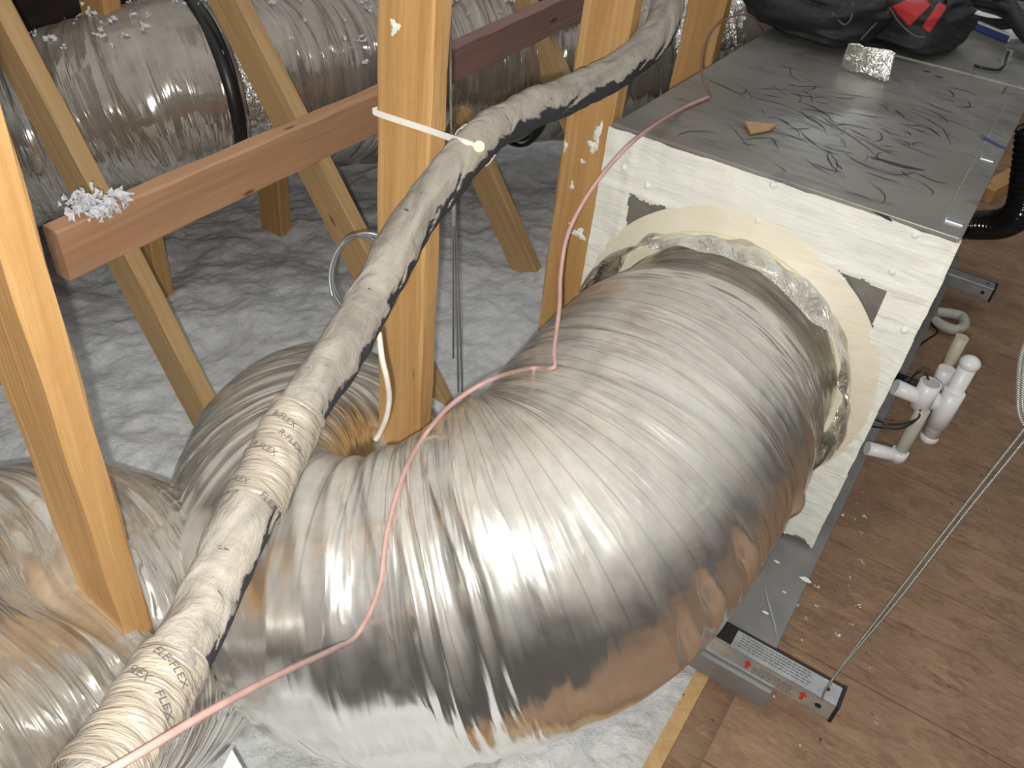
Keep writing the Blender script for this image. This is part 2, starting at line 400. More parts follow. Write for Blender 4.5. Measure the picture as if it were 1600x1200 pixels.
# ------------------------------------------------------------------ setting
def box_c(name, a, b, mat, parent=None, bevel=0):
    return MB().box(a, b).build(name, mat, parent, bevel=bevel)
mb = MB(); ys = [.30, .50, .80, 1.10, 1.405, 1.575, 1.71, 1.86, 2.02, 2.18, 2.40, 2.62, 2.85, 3.1, 3.35, 3.6, 3.9, 4.2, 4.6, 5.0]
for a, b in zip(ys[:-1], ys[1:]):
    mb.box((-.004 if b <= 1.11 else -.60, a + .0014, -.02), (1.9, b - .0014, 0))
tag(mb.build('floor', M['deck'], bevel=.0008), kind='structure')
tag(box_c('floor', (-.0, .30, -.035), (1.9, 5.0, -.0205), M['black']), kind='structure')
tag(box_c('trim_1', (-.08, .30, -.16), (-.055, 1.095, -.006), M['wood_dull']), kind='structure')
tag(box_c('trim_2', (-.055, .30, -.16), (-.004, 1.095, -.028), M['deck']), kind='structure')
tag(box_c('trim_3', (-.60, 1.10, -.16), (-.565, 5.0, -.021), M['wood_dull']), kind='structure')
rf = py('ceiling', [(-3.62, -1.5, -.40), (-3.62, 6, -.40), (-1.9, 6, .85), (-1.9, -1.5, .85)], [(0, 1, 2, 3)], M['roof'])
md = rf.modifiers.new('s', 'SOLIDIFY'); md.thickness = .03; md.offset = 1
tag(rf, kind='structure')
tag(box_c('wall_back', (-4.2, 5.2, -.6), (3.2, 5.25, 2.6), M['roof']), kind='structure')

# blown insulation
nx, ny = 520, 640
gx = np.linspace(-3.55, -.02, nx); gy = np.linspace(-.3, 5.0, ny); X, Y = np.meshgrid(gx, gy, indexing='ij')
def ground(X, Y):
    base = -.055 - .06 * np.clip((-X - 1.2) / 1.2, 0, 1) - .05 * np.clip((Y - 1.5) / 1.5, 0, 1)
    h = base + .022 * vnoise(X * 3.1, Y * 3.1, 1) + .018 * vnoise(X * 8, Y * 8, 2) + .008 * vnoise(X * 19, Y * 19, 3) + .0035 * vnoise(X * 45, Y * 45, 4) + .0015 * vnoise(X * 88, Y * 88, 5)
    return h
Z = ground(X, Y)
Z = np.where(X > -.10, np.minimum(Z, -.045), Z)
ins = grid_obj('blown_insulation', np.stack([X, Y, Z], -1), M['fluff'], keep=~((X[:-1, :-1] > -.60) & (Y[:-1, :-1] > 1.10)))
tag(ins, 'loose fluffy white blown insulation covering the attic floor around the ducts', 'insulation', kind='stuff')

# ------------------------------------------------------------------ timber
def beam(name, A, B, wx, wy, mat, ydir=(0, 1, 0), label=None, cat='post', group=None, rough_end=0.):
    A = np.asarray(A, float); B = np.asarray(B, float); L = np.linalg.norm(B - A); z = (B - A) / L
    y = np.asarray(ydir, float); y = y - z * (y @ z); y /= np.linalg.norm(y); x = np.cross(y, z)
    n = max(2, int(L / .03)); V = []; Fc = []
    ch = .0035
    prof = [(-wx / 2 + ch, -wy / 2), (wx / 2 - ch, -wy / 2), (wx / 2, -wy / 2 + ch), (wx / 2, wy / 2 - ch), (wx / 2 - ch, wy / 2), (-wx / 2 + ch, wy / 2), (-wx / 2, wy / 2 - ch), (-wx / 2, -wy / 2 + ch)]
    s = random.random() * 50
    for i in range(n + 1):
        t_ = L * i / n; ox = .0018 * math.sin(s + t_ * 4.1); oy = .0015 * math.sin(s * 2 + t_ * 3.3)
        for k, (px, py_) in enumerate(prof):
            j = .0007 * math.sin(s * 3 + t_ * 31 + k * 2.1)
            V.append((px + ox + j, py_ + oy + j, t_))
    for i in range(n):
        for j in range(8):
            k = (j + 1) % 8; Fc.append((i * 8 + j, i * 8 + k, (i + 1) * 8 + k, (i + 1) * 8 + j))
    Fc += [tuple(range(7, -1, -1)), tuple(n * 8 + j for j in range(8))]
    o = py(name, V, Fc, mat)
    m = Matrix.Identity(4)
    for r_ in range(3):
        m[r_][0] = x[r_]; m[r_][1] = y[r_]; m[r_][2] = z[r_]
    m.translation = Vector(A); o.matrix_world = m
    if label: tag(o, label, cat, group)
    return o
TG = 'upright truss posts'
# uprights stand along a row; the broad face looks towards -Y
beam('truss_post', (-.7235, .329, -.12), (-.7235, .329, 1.55), .089, .038, M['wood'], label='orange upright truss post at the left edge, nearest the camera, its foot behind the pipe')
beam('truss_post', (-.675, .869, -.12), (-.675, .869, 1.60), .089, .038, M['wood'], label='upright truss post at centre with the white zip tie around it')
beam('truss_post', (-.613, 1.30, -.15), (-.613, 1.30, 1.62), .089, .038, M['wood'], label='upright truss post with white paint smears beside the air handler\'s left corner')
beam('truss_post', (-.695, 1.97, -.15), (-.695, 1.97, 1.60), .089, .038, M['wood'], label='upright truss post behind the grey metal top, beside the thin brown wire loop')
for (px, py_, x, lab) in ((243, 440, -1.80, 'farther orange post stub below the foil duct, nearest the long red-brown brace end'), (430, 335, -1.83, 'short orange post stub below the middle of the far foil duct')):
    b = PX(px, py_, x); beam('truss_post', (b[0], b[1], -.3), (b[0], b[1], .86), .089, .045, M['wood_red' if 0 else 'wood'], label=lab)
def web(p, q, y, lab, mat='wood_dull', ext0=.0, ext1=.0, wx=.089):
    a = PY(*p, y); b = PY(*q, y); d = (b - a) / np.linalg.norm(b - a)
    return beam('diagonal_web', a - d * ext0, b + d * ext1, wx, .038, M[mat], label=lab, cat='brace')
web((123, 270), (350, 700), .875, 'diagonal truss web at left, running down to the foil duct with brown knots', ext0=.52, ext1=.06)
web((357, 0), (668, 600), 1.30, 'diagonal truss web crossing behind the pipe and the centre post, wire coil beside it', ext0=.25, ext1=.18)
web((753, 265), (818, 410), 1.97, 'diagonal truss web with dark knots right of the centre post', ext0=.6, ext1=.45)
web((812, 0), (866, 118), 2.22, 'diagonal truss web at top, behind the purple-brown brace and the pipe', ext0=.3, ext1=.55)
# lateral braces run along Y
a = PX(88, 397, -1.27); b = PX(600, 166, -1.27)
beam('lateral_brace', a, b + (b - a) * .07, .038, .098, M['wood_red'], (0, 0, 1), 'red-brown brace board with a sawn left end crossing both diagonals', 'brace')
a = PX(640, 128, -1.20); b = PX(935, -10, -1.20)
beam('lateral_brace', a, b + (b - a) * .2, .038, .088, M['wood_purple'], (0, 0, 1), 'darker purple-brown brace board at top, right of the centre post', 'brace')

# ------------------------------------------------------------------ air handler
BX0, BX1, BY0, BY1, BZ0, BZ1 = -.562, -.002, 1.262, 2.95, .093, .757
ah = empty('air_handler', ((BX0 + BX1) / 2, (BY0 + BY1) / 2, BZ0))
tag(ah, 'large horizontal air handler with grey metal top and white mastic-painted end', 'air handler')
mb = MB().box((BX0, BY0, BZ0), (BX1, 2.085, BZ1)); mb.box((BX0 - .0, 2.088, BZ0), (BX1 + .0, BY1, BZ1 + .004))
mb.build('casing', M['sheet'], ah, bevel=.003)
# folded top edges
mb = MB(); mb.box((BX0, BY0 - .004, BZ1 - .004), (BX1, BY0 + .028, BZ1 + .003)); mb.box((BX1 - .035, BY0, BZ1 - .001), (BX1 + .002, 2.08, BZ1 + .0022))
mb.build('flange', M['sheet'], ah, bevel=.0012)
MB().box((BX1 - .03, 1.30, BZ1 + .001), (BX1 - .004, 1.318, BZ1 + .005)).build('latch_clip', M['galv'], ah, bevel=.001)
MB().box((BX1 - .028, 1.60, BZ1 + .001), (BX1 - .006, 1.612, BZ1 + .004)).build('latch_clip', M['galv'], ah, bevel=.001)
# white mastic plate on the front
n1, n2 = 190, 225
gx = np.linspace(BX0 - .004, BX1 + .003, n1); gz = np.linspace(BZ0 - .006, BZ1 - .004, n2); X, Zz = np.meshgrid(gx, gz, indexing='ij')
CX, CZ = -.285, .415
rad = np.hypot(X - CX, Zz - CZ)
hgt = .004 + .0014 * vnoise(X * 24, Zz * 60, 11) + .0009 * vnoise(X * 60, Zz * 25, 12) + .0022 * np.clip(1 - np.abs(Zz - .655) / .012, 0, 1) + .0022 * np.clip(1 - np.abs(X + .052) / .012, 0, 1) + .002 * np.clip(1 - np.abs(X + .515) / .012, 0, 1)
G = np.stack([X + .0025 * vnoise(Zz * 30, Zz * 0 + 3, 5) * (X > -.02), BY0 - hgt, Zz + .0015 * vnoise(X * 40, X * 0 + 2, 6) * (Zz > .74)], -1)
jit = .004 * vnoise(X * 90, Zz * 90, 13) + .006 * vnoise(X * 30, Zz * 30, 14)
hole = (rad + jit * .6 > .272) & (Zz + jit < .648) & (((X + jit < -.062) & (Zz > .535) & (X > CX)) | ((X + jit > -.508) & (Zz > .52) & (X < CX))) & ~((X < CX) & (Zz < .555))
bot = Zz + jit * 1.5 < BZ0 + .006
keep = ~(hole | bot)[:-1, :-1]
grid_obj('mastic_coat', G, M['mastic'], ah, keep=keep, off=root_world(ah))
# side lap of the mastic along the right edge
mb = MB()
for k in range(22):
    z0 = BZ0 + .01 + k * .0295; mb.box((BX1 - .003, BY0 - .006, z0), (BX1 + .003 + .002 * random.random(), BY0 + .006 + .010 * random.random(), z0 + .0296))
mb.build('mastic_edge', M['mastic'], ah)
# screw heads buried in the mastic
for (px, py_) in ((1011, 290), (1208, 290), (1184, 345), (1394, 425), (1430, 368), (1413, 517), (975, 262), (955, 395)):
    c = PY(px, py_, BY0 - .005)
    th = np.linspace(0, 2 * math.pi, 12, endpoint=False); V = [(c[0], c[1] - .004, c[2])] + [(c[0] + .0065 * math.cos(q), c[1] + .001, c[2] + .0065 * math.sin(q)) for q in th]
    V2 = [(c[0] + .004 * math.cos(q), c[1] - .0038, c[2] + .004 * math.sin(q)) for q in th]
    Fc = [(0, 13 + (k + 1) % 12, 13 + k) for k in range(12)] + [(13 + k, 13 + (k + 1) % 12, 1 + (k + 1) % 12, 1 + k) for k in range(12)]
    MB().add(V + V2, Fc).build('painted_screw', M['mastic'], ah, smooth=True)
# cream collar cone
def ring_strip(R0, y0, R1, y1, n=160, m=10, amp=.0, seed=0, bul=.0, cz=CZ, cx=CX):
    th = np.linspace(0, 2 * math.pi, n + 1); s = np.linspace(0, 1, m); TH, SS = np.meshgrid(th, s, indexing='ij')
    nz = vnoise(TH / (2 * math.pi) * 40, SS * 4, seed, 0) if amp else 0
    if amp: nz[-1] = nz[0]
    R = R0 + (R1 - R0) * SS + amp * nz + bul * np.sin(SS * math.pi); Yy = y0 + (y1 - y0) * SS + (amp * .6 * nz)
    return np.stack([cx + R * np.cos(TH), Yy, cz + R * np.sin(TH)], -1)
g = ring_strip(.277, BY0 - .004, .215, BY0 - .030, amp=.0012, seed=3, bul=-.004)
grid_obj('collar_mastic', g, M['mastic_cream'], ah, off=root_world(ah))
# scuffs and scratches on the top
mb = MB()
def ribbon(P, wd, z):
    P = np.asarray(P, float); T = np.gradient(P, axis=0); T /= np.linalg.norm(T, axis=1)[:, None] + 1e-9; Nn = np.stack([-T[:, 1], T[:, 0]], 1)
    m = len(P); ww = wd * np.sin(np.linspace(.15, math.pi - .1, m))[:, None]
    V = np.vstack([np.c_[P + Nn * ww, np.full(m, z)], np.c_[P - Nn * ww, np.full(m, z)]]); 
    mb.add(V, [(i, i + 1, m + i + 1, m + i) for i in range(m - 1)])
R2 = random.Random(5)
def scratch(px, py_, L, ang, wd, curl):
    p = PZ(px, py_, BZ1)[:2]; P = [p]
    a = ang
    for k in range(10):
        a += curl / 10 + R2.gauss(0, .10); P.append(P[-1] + L / 10 * np.array([math.cos(a), math.sin(a)]))
    P = np.array(P)
    P[:, 0] = np.clip(P[:, 0], BX0 + .01, BX1 - .05); ribbon(P, wd, BZ1 + .0008)
for k in range(120):
    cx, cy, sx, sy = [(1230, 165, 40, 22), (1290, 215, 70, 30), (1370, 250, 60, 20), (1450, 180, 70, 30)][R2.choice([0, 0, 1, 1, 2, 3])]
    scratch(R2.gauss(cx, sx), R2.gauss(cy, sy), R2.uniform(.015, .11), R2.uniform(-.9, .6) + (math.pi if R2.random() < .3 else 0), R2.uniform(.0004, .0015), R2.gauss(0, .9))
scratch(1320, 300, .10, -.1, .012, -.3); scratch(1360, 245, .09, -.05, .006, .2); scratch(1275, 175, .2, -.75, .0012, 0); scratch(1170, 195, .2, .1, .0008, 0)
scratch(1235, 105, .06, -1.2, .0009, 0); scratch(1480, 140, .05, -.9, .0016, 0); scratch(1440, 110, .02, 0, .004, 0); scratch(1460, 118, .02, -.4, .003, 0)
so = mb.build('black_scuffs', M['smudge'], ah); so['kind'] = 'stuff'; so['label'] = 'black scuffs and scratches on the grey metal top'
mb = MB(); p = [PZ(x, y, BZ1)[:2] for x, y in ((1530, 212), (1545, 222), (1560, 230), (1580, 238))]; 
ribbon(np.array(p), .006, BZ1 + .0032); mb.build('blue_mark', M['blue'], ah)
# lower sheet under the unit, sticking out at the front
pan = empty('drain_pan', (-.29, 2.0, .06)); tag(pan, 'grey sheet metal pan projecting from under the air handler towards the strut', 'drain pan')
mb = MB().box((-.575, .998, .062), (.022, 2.7, .088)); mb.build('tray', M['galv_dull'], pan, bevel=.002)
mb = MB().box((-.0805, 1.0, .0883), (-.0765, 1.255, .094)); mb.build('fold', M['galv'], pan)
mb = MB(); rb = np.array([PZ(x, y, .0885)[:2] for x, y in ((1192, 905), (1200, 940), (1210, 975), (1215, 1003))]); ribbon(rb, .0018, .0895); mb.build('crease', M['galv'], pan)
mb = MB()
for (px, py_, s) in ((1258, 905, .006), (1214, 878, .003), (1196, 957, .003), (1225, 925, .002)):
    p = PZ(px, py_, .0892); a = R2.uniform(0, 3); V = [(p[0] + s * (1 + .5 * R2.random()) * math.cos(a + q) * (1.6 if q % 2 else 1), p[1] + s * math.sin(a + q), .0892) for q in np.linspace(0, 6.28, 8)[:-1]]
    MB().add(V, [tuple(range(7))]).build('mastic_drip', M['mastic'], pan)

# ------------------------------------------------------------------ strut channels and their cables
def strut(y, x0, x1, z0, lab, printed=True):
    h, d = .041, .041
    s = empty('strut_channel', ((x0 + x1) / 2, y, z0)); tag(s, lab, 'strut channel', 'cross struts under the air handler')
    mb = MB(); tt = .0025
    mb.box((x0, y - d, z0), (x1, y - d + tt, z0 + h)); mb.box((x0, y - d, z0 + h - tt), (x1, y, z0 + h)); mb.box((x0, y - tt, z0), (x1, y, z0 + h)); mb.box((x0, y - d, z0), (x1, y - d + .010, z0 + tt)); mb.box((x0, y - .010, z0), (x1, y, z0 + tt))
    mb.build('channel', M['galv'], s, bevel=.0012)
    mb = MB(); mb.box((x1 - .001, y - d - .002, z0 - .002), (x1 + .005, y + .004, z0 + h + .002)); mb.box((x0 + .02, y, z0 + h - .006), (x1 + .004, y + .004, z0 + h + .001))
    mb.build('end_cap', M['black'], s, bevel=.001)
    for (hx, face) in ((x1 - .022, 't'), (x1 - .024, 'f')):
        th = np.linspace(0, 2 * math.pi, 16, endpoint=False)
        if face == 't': V = [(hx + .0045 * math.cos(q), y - .018 + .0045 * math.sin(q), z0 + h + .0004) for q in th]
        else: V = [(hx + .0055 * math.cos(q), y - d - .0004, z0 + .020 + .0055 * math.sin(q)) for q in th]
        MB().add(V, [tuple(range(16))] if face == 't' else [tuple(range(15, -1, -1))]).build('bolt_hole', M['black'], s)
    return s
sc = strut(.996, -.15, .139, .050, 'galvanised strut channel with red arrow label, a double cable rising from its end')
z0 = .050; y0 = .996 - .041
mb = MB()
R3 = random.Random(3)
for k in range(5):   # rows of small print on top
    yy = .990 - k * .006; x = -.035
    while x < .085:
        wdt = R3.uniform(.003, .009); mb.box((x, yy - .0014, .0912), (x + wdt, yy, .0914)); x += wdt + .0018
for k in range(4):
    zz = .079 - k * .006; x = .002 + .01 * (k == 0)
    while x < .070:
        wdt = R3.uniform(.003, .009); mb.box((x, y0 - .0004, zz - .0014), (x + wdt, y0 - .0002, zz)); x += wdt + .0018
mb.build('small_print', M['ink'], sc)['kind'] = 'stuff'
mb = MB()
for cx in (-.008, .088):
    V = [(cx - .003, y0 - .0006, z0 + .012), (cx + .003, y0 - .0006, z0 + .012), (cx + .003, y0 - .0006, z0 + .023), (cx + .0075, y0 - .0006, z0 + .023), (cx, y0 - .0006, z0 + .033), (cx - .0075, y0 - .0006, z0 + .023), (cx - .003, y0 - .0006, z0 + .023)]
    MB().add(V, [(0, 1, 2, 3, 4, 5, 6)]).build('red_arrow', M['rust_red'], sc)
box_c('black_insert', (-.152, y0 + .003, .052), (-.045, .996 + .001, .0925), M['black'], None).location = (0, 0, 0)
bi = bpy.data.objects['black_insert']; bi.parent = sc; bi.location = -root_world(sc)
strut(2.62, -.15, .139, .050, 'short galvanised strut end jutting from under the far right side of the air handler')
sb = box_c('support_block', (-.14, .945, .0), (.045, .985, .047), M['galv_dull'], bevel=.001); tag(sb, 'tan-grey flat block lying under the left half of the labelled strut', 'block')

def rope_obj(name, P, r, mat, root=None, nu=160, nv=8):
    Pn = np.array([list(p) + [r] for p in P])
    o, dat = tube_obj(name, Pn, nu, nv, mat, root, off=None if root is None else root_world(root)); return o
r = rope_obj('steel_cable', [D(1283, 1093, 1.27), D(1300, 1062, 1.24), D(1400, 930, 1.14), D(1500, 800, 1.05), D(1600, 672, .97), D(1690, 560, .90)], .0017, M['rope'])
tag(r, 'left strand of the double steel cable rising from the labelled strut end', 'cable', 'double steel cable')
r = rope_obj('steel_cable', [D(1296, 1072, 1.23), D(1310, 1050, 1.22), D(1407, 934, 1.12), D(1506, 806, 1.03), D(1600, 690, .955), D(1690, 575, .88)], .0017, M['rope'])
tag(r, 'right strand of the double steel cable rising from the labelled strut end', 'cable', 'double steel cable')
cl = empty('cable_loop', D(1610, 620, .9)); tag(cl, 'coiled end of steel rope hanging at the right edge of the picture', 'cable')
rope_obj('strand', [D(1625, 500, .9), D(1598, 550, .9), D(1592, 610, .9), D(1597, 655, .91), D(1625, 690, .92)], .0028, M['rope'], cl)
rope_obj('strand', [D(1640, 505, .88), D(1606, 555, .88), D(1599, 610, .88), D(1604, 650, .89), D(1635, 680, .9)], .0028, M['rope'], cl)

# ------------------------------------------------------------------ flex ducts
def wrinkle(seed, a1=.006, a2=.004, fu=26, fv=5, a3=.012, twist=0.):
    def f(U, A):
        Uw = U + .02 * vnoise(U * 3, A * 6, seed + 9, 6) + twist * np.sin(A * 2 * math.pi)
        r1 = 1 - np.abs(vnoise(Uw * fu, A * fv, seed, fv)) * 2
        r2 = 1 - np.abs(vnoise(Uw * fu * 2.3 + 7, A * fv * 2, seed + 1, fv * 2)) * 2
        r3 = vnoise(U * 5, A * 5, seed + 2, 5); r4 = vnoise(Uw * fu * 5, A * fv * 4, seed + 3, fv * 4)
        mask = .45 + .55 * (vnoise(U * 4, A * 5, seed + 4, 5) * .5 + .5)
        return (a1 * r1 + a2 * r2) * mask + a3 * r3 * .5 + .0012 * r4
    return f
PA = [(-.285, 1.30, .415, .212), (-.285, 1.245, .415, .214), (-.285, 1.17, .413, .222), (-.287, 1.10, .410, .240), (-.290, 1.0, .393, .248), (-.31, .80, .332, .247), (-.41, .68, .280, .249), (-.53, .625, .235, .255), (-.67, .68, .15, .262), (-.82, .80, .06, .262), (-.96, .94, -.05, .26), (-1.1, 1.1, -.2, .26)]
POSTS = [np.array([-.665, .86]), np.array([-.65, .78]), np.array([-.625, .70])]
def dent(posts, R_=.13, amt=.06):
    def f(V, c):
        for p in posts:
            d = np.linalg.norm(V[..., :2] - p, axis=-1); k = np.exp(-(d / R_) ** 2)
            dirv = c[:, None, :] - V; dirv = dirv / (np.linalg.norm(dirv, axis=-1, keepdims=True) + 1e-6)
            up = np.clip((V[..., 2:3] - c[:, None, 2:3]) / .1, 0, 1)
            V = V + dirv * (k[..., None] * amt * up)
        return V
    return f
PINCH = [(1172, 862), (1118, 935), (1085, 1000), (1245, 800)]
def pinch(V, c):
    V = dent(POSTS, .075, .085)(V, c)
    cam_d = V - CAM; vz = cam_d @ RC.T; px = 800 - F * vz[..., 0] / vz[..., 2]; py_ = 600 + F * vz[..., 1] / vz[..., 2]
    nrm = V - c[:, None, :]; nrm /= np.linalg.norm(nrm, axis=-1, keepdims=True)
    for (qx, qy) in PINCH:      # snags in the film along its lower seam
        dd = np.hypot(px - qx, py_ - qy) + 1e3 * ((nrm * cam_d).sum(-1) > 0); k = np.unravel_index(np.argmin(dd), dd.shape); p = V[k]
        t_ = c[min(k[0] + 3, len(c) - 1)] - c[k[0] - 3]; t_ /= np.linalg.norm(t_); r_ = V - p; a_ = r_ @ t_; b_ = np.sqrt(np.maximum((r_ ** 2).sum(-1) - a_ ** 2, 0))
        V = V + nrm * (-.022 * np.exp(-(np.abs(a_ - .008) / .009) ** 1.2 - (b_ / .045) ** 2) + .014 * np.exp(-(np.abs(a_ + .007) / .005) ** 1.2 - (b_ / .035) ** 2))[..., None]
    return V
_wa = wrinkle(21, .0040, .0016, 13, 3, .022); _wb = wrinkle(27, .0060, .0036, 24, 3, .0)
def bend_wrinkle(U, A):      # the film gathers where the duct bends round the post
    k = np.clip((U - .50) / .25, 0, 1); return _wa(U, A) + _wb(U, A) * k * k * (3 - 2 * k)
dA = empty('supply_duct', (-.285, 1.0, .0)); tag(dA, 'big dusty silver foil flex duct bending from the white end of the air handler', 'flexible duct')
o, datA = tube_obj('foil_jacket', PA, 760, 420, M['duct'], dA, bend_wrinkle, pinch, off=root_world(dA))
# foil tape crown at the collar
V = ring_strip(.222, BY0 - .012, .250, BY0 - .110, n=260, m=30, amp=.008, seed=8, bul=.012)
TH = np.linspace(0, 2 * math.pi, 261); V[:, -1, 1] += .018 * vnoise(TH / 6.283 * 30, TH * 0, 4); 
grid_obj('foil_tape', V, M['tape'], dA, off=root_world(dA), smooth=False)['label'] = 'crumpled foil tape band around the collar'
V = ring_strip(.243, BY0 - .036, .242, BY0 - .042, n=160, m=4, amp=.0008, seed=18)
o = grid_obj('cable_tie_band', V, M['nylon_y'], dA, off=root_world(dA)); o['label'] = 'yellowish band pulled tight around the collar'

P2 = [(-.80, -.60, .34, .25), (-.80, -.22, .34, .252), (-.79, .04, .30, .255), (-.83, .22, .235, .258), (-.88, .36, .08, .26), (-.98, .45, -.12, .26)]
d2 = empty('return_duct', D(20, 1130, 1.0) * np.array([1, 1, 0])); tag(d2, 'shiny foil flex duct arching in the lower left corner behind the nearest post', 'flexible duct')
tube_obj('foil_jacket', P2, 620, 380, M['duct2'], d2, wrinkle(51, .0066, .0030, 22, 3, .018), dent([np.array([-.7235, .329])], .13, .11), off=root_world(d2))

P3 = [(*D(-320, 300, 1.85), .20), (*D(60, 205, 1.98), .205), (*D(330, 135, 2.07), .212), (*D(600, 108, 2.48), .25), (*D(800, 92, 2.72), .265), (*D(960, 72, 2.80), .265), (*D(1090, 30, 2.86), .265), (*D(1230, -50, 2.9), .265), (*D(1400, -160, 2.9), .265)]
d3 = empty('long_duct', D(330, 135, 2.07) * np.array([1, 1, 0])); tag(d3, 'long dusty foil flex duct across the background with white fluff on top', 'flexible duct')
o3, dat3 = tube_obj('foil_jacket', P3, 700, 260, M['duct3'], d3, wrinkle(81, .006, .003, 12, 5, .018), off=root_world(d3))
V3, c3, T3, N3, B3, r3 = dat3
def near_idx(c, px, py_):
    best = None
    for i in range(len(c)):
        v = RC @ (c[i] - CAM); q = np.array([800 - F * v[0] / v[2], 600 + F * v[1] / v[2]]); dd = np.hypot(*(q - (px, py_)))
        if best is None or dd < best[0]: best = (dd, i)
    return best[1]
for (px, py_) in ((318, 130), (800, 95)):
    i = near_idx(c3, px, py_); sl = V3[i - 3:i + 3:1][:6]; cc = c3[i - 3:i + 3][:, None, :]; dr = sl - cc; dr /= np.linalg.norm(dr, axis=-1, keepdims=True)
    R_ = np.hypot(0, np.linalg.norm(sl - cc, axis=-1)).max() * .5 + r3[i] * .5 + .004
    prof = np.array([-.004, .004, .006, .006, .004, -.004])[:, None, None]
    grid_obj('black_strap', cc + dr * (R_ + prof), M['black'], d3, off=root_world(d3))
# silver foil seam beside the first strap
i = near_idx(c3, 345, 128); sl = V3[i - 6:i + 8]; cc = c3[i - 6:i + 8][:, None, :]; dr = sl - cc; dr /= np.linalg.norm(dr, axis=-1, keepdims=True)
grid_obj('foil_seam', cc + dr * (r3[i] + .006 + .005 * rng.random((14, sl.shape[1], 1))), M['foilflat'], d3, off=root_world(d3), smooth=False)
i = near_idx(c3, 1035, 50); sl = V3[i - 22:i + 30]; cc = c3[i - 22:i + 30][:, None, :]; dr = sl - cc; dr /= np.linalg.norm(dr, axis=-1, keepdims=True)
u_, a_ = np.meshgrid(np.arange(52), np.arange(sl.shape[1]), indexing='ij')
grid_obj('foil_wrap', cc + dr * (r3[i] + .008 + .010 * vnoise(u_ * .45, a_ * .05, 77)[..., None] + .003 * vnoise(u_ * .9, a_ * .3, 78)[..., None]), M['foilflat'], d3, off=root_world(d3), smooth=False)

# a short piece of foil duct seen past the bag
pl_ = [(*D(1100, 95, 2.75), .09), (*D(1150, 70, 2.75), .09), (*D(1190, 35, 2.75), .09), (*D(1250, 0, 2.75), .09)]

# ------------------------------------------------------------------ loose fibre tufts
def tufts(pts, smin, smax, seed=1, flat=1.):
    R_ = random.Random(seed); mb = MB()
    for p in pts:
        s = R_.uniform(smin, smax)
        for k in range(R_.randint(4, 8)):
            c = np.array([p[0] + R_.gauss(0, s * .6), p[1] + R_.gauss(0, s * .6), p[2] + abs(R_.gauss(0, s * .45)) * flat])
            V = []
            for q in range(6):
                v = np.array([R_.gauss(0, 1), R_.gauss(0, 1), R_.gauss(0, 1)]); v /= np.linalg.norm(v); V.append(c + v * s * R_.uniform(.25, .9) * np.array([1, 1, flat]))
            mb.add(V, [(0, 1, 2), (0, 2, 3), (0, 3, 4), (1, 4, 5), (2, 5, 3), (1, 2, 5), (0, 4, 1), (3, 5, 4)])
    return mb
pts = []
R_ = random.Random(9); nu, nv = V3.shape[0], V3.shape[1]
while len(pts) < 900:
    i = R_.randrange(60, nu - 5); j = R_.randrange(nv - 1); v = V3[i, j]; n = v - c3[i]; n = n / np.linalg.norm(n)
    k = max(0, n[2]); dens = .35 + .65 * (vnoise(np.array([i * .02]), np.array([j * .05]), 33)[0] > -.1)
    edge = .25 if i < 230 else 1.
    if R_.random() < (k ** 5) * dens * edge: pts.append(v)
tag(tufts(pts, .004, .013, 4).build('loose_fibre', M['tuft']), 'white insulation fluff scattered along the top of the far foil duct', 'insulation', kind='stuff')
base = PX(150, 322, -1.27); 
tag(tufts([base + np.array([R_.gauss(0, .02), R_.gauss(0, .025), R_.gauss(0.0, .006)]) for _ in range(26)], .008, .018, 5).build('fluff_clump', M['tuft']), 'clump of white fluff caught on the red-brown brace by the left diagonal', 'insulation')
base = D(148, 30, 1.90)
tag(tufts([base + np.array([R_.gauss(0, .02), R_.gauss(0, .03), R_.gauss(0.0, .02)]) for _ in range(26)], .008, .02, 6).build('fluff_clump', M['tuft']), 'clump of white fluff on the far duct at the top left', 'insulation')
pts = []
for _ in range(34):
    y = R_.uniform(.75, 1.6); x = .0 + abs(R_.gauss(0, .07)) + .02; pts.append((x, y, .001))
for _ in range(12): pts.append((R_.uniform(.03, .6), R_.uniform(.9, 2.6), .001))
tag(tufts(pts, .0012, .0042, 7, .25).build('loose_fibre', M['tuft']), 'small white fluff and paint crumbs scattered on the brown deck boards', 'insulation', kind='stuff')
for (px, py_, s) in ((1215, 1075, .016), (1243, 1105, .016), (1195, 1068, .012), (1257, 1160, .009), (1130, 1110, .012)):
    pass

# ------------------------------------------------------------------ insulated pipe
PP = [(60, 1345, .50), (120, 1262, .535), (172, 1190, .575), (262, 1050, .66), (330, 930, .73), (400, 780, .80), (470, 640, .88), (530, 555, .94), (600, 430, 1.0), (650, 340, 1.04), (735, 235, 1.085), (790, 190, 1.14), (880, 150, 1.22), (960, 113, 1.28), (1012, 72, 1.33), (1040, 20, 1.38), (1048, -60, 1.40)]
P = [(*D(x, y, d), .0265) for x, y, d in PP]
pp = empty('insulated_pipe', D(600, 430, 1.0)); tag(pp, 'dusty foam-insulated refrigerant pipe snaking from bottom left to the top', 'pipe')
def pdisp(U, A):
    return .0022 * vnoise(U * 18, A * 4, 5, 4) + .0014 * vnoise(U * 60, A * 9, 6, 9) - .0035 * np.clip(vnoise(U * 42 + 3 * np.sin(A * 6.28), A * 3, 7, 3) - .55, 0, 1) * 2
op, datp = tube_obj('foam_sleeve', P, 900, 72, M['pipe'], pp, pdisp, off=root_world(pp))
Vp, cp, Tp, Np, Bp, rp = datp
Lp = np.r_[0, np.cumsum(np.linalg.norm(np.diff(cp, axis=0), axis=1))]
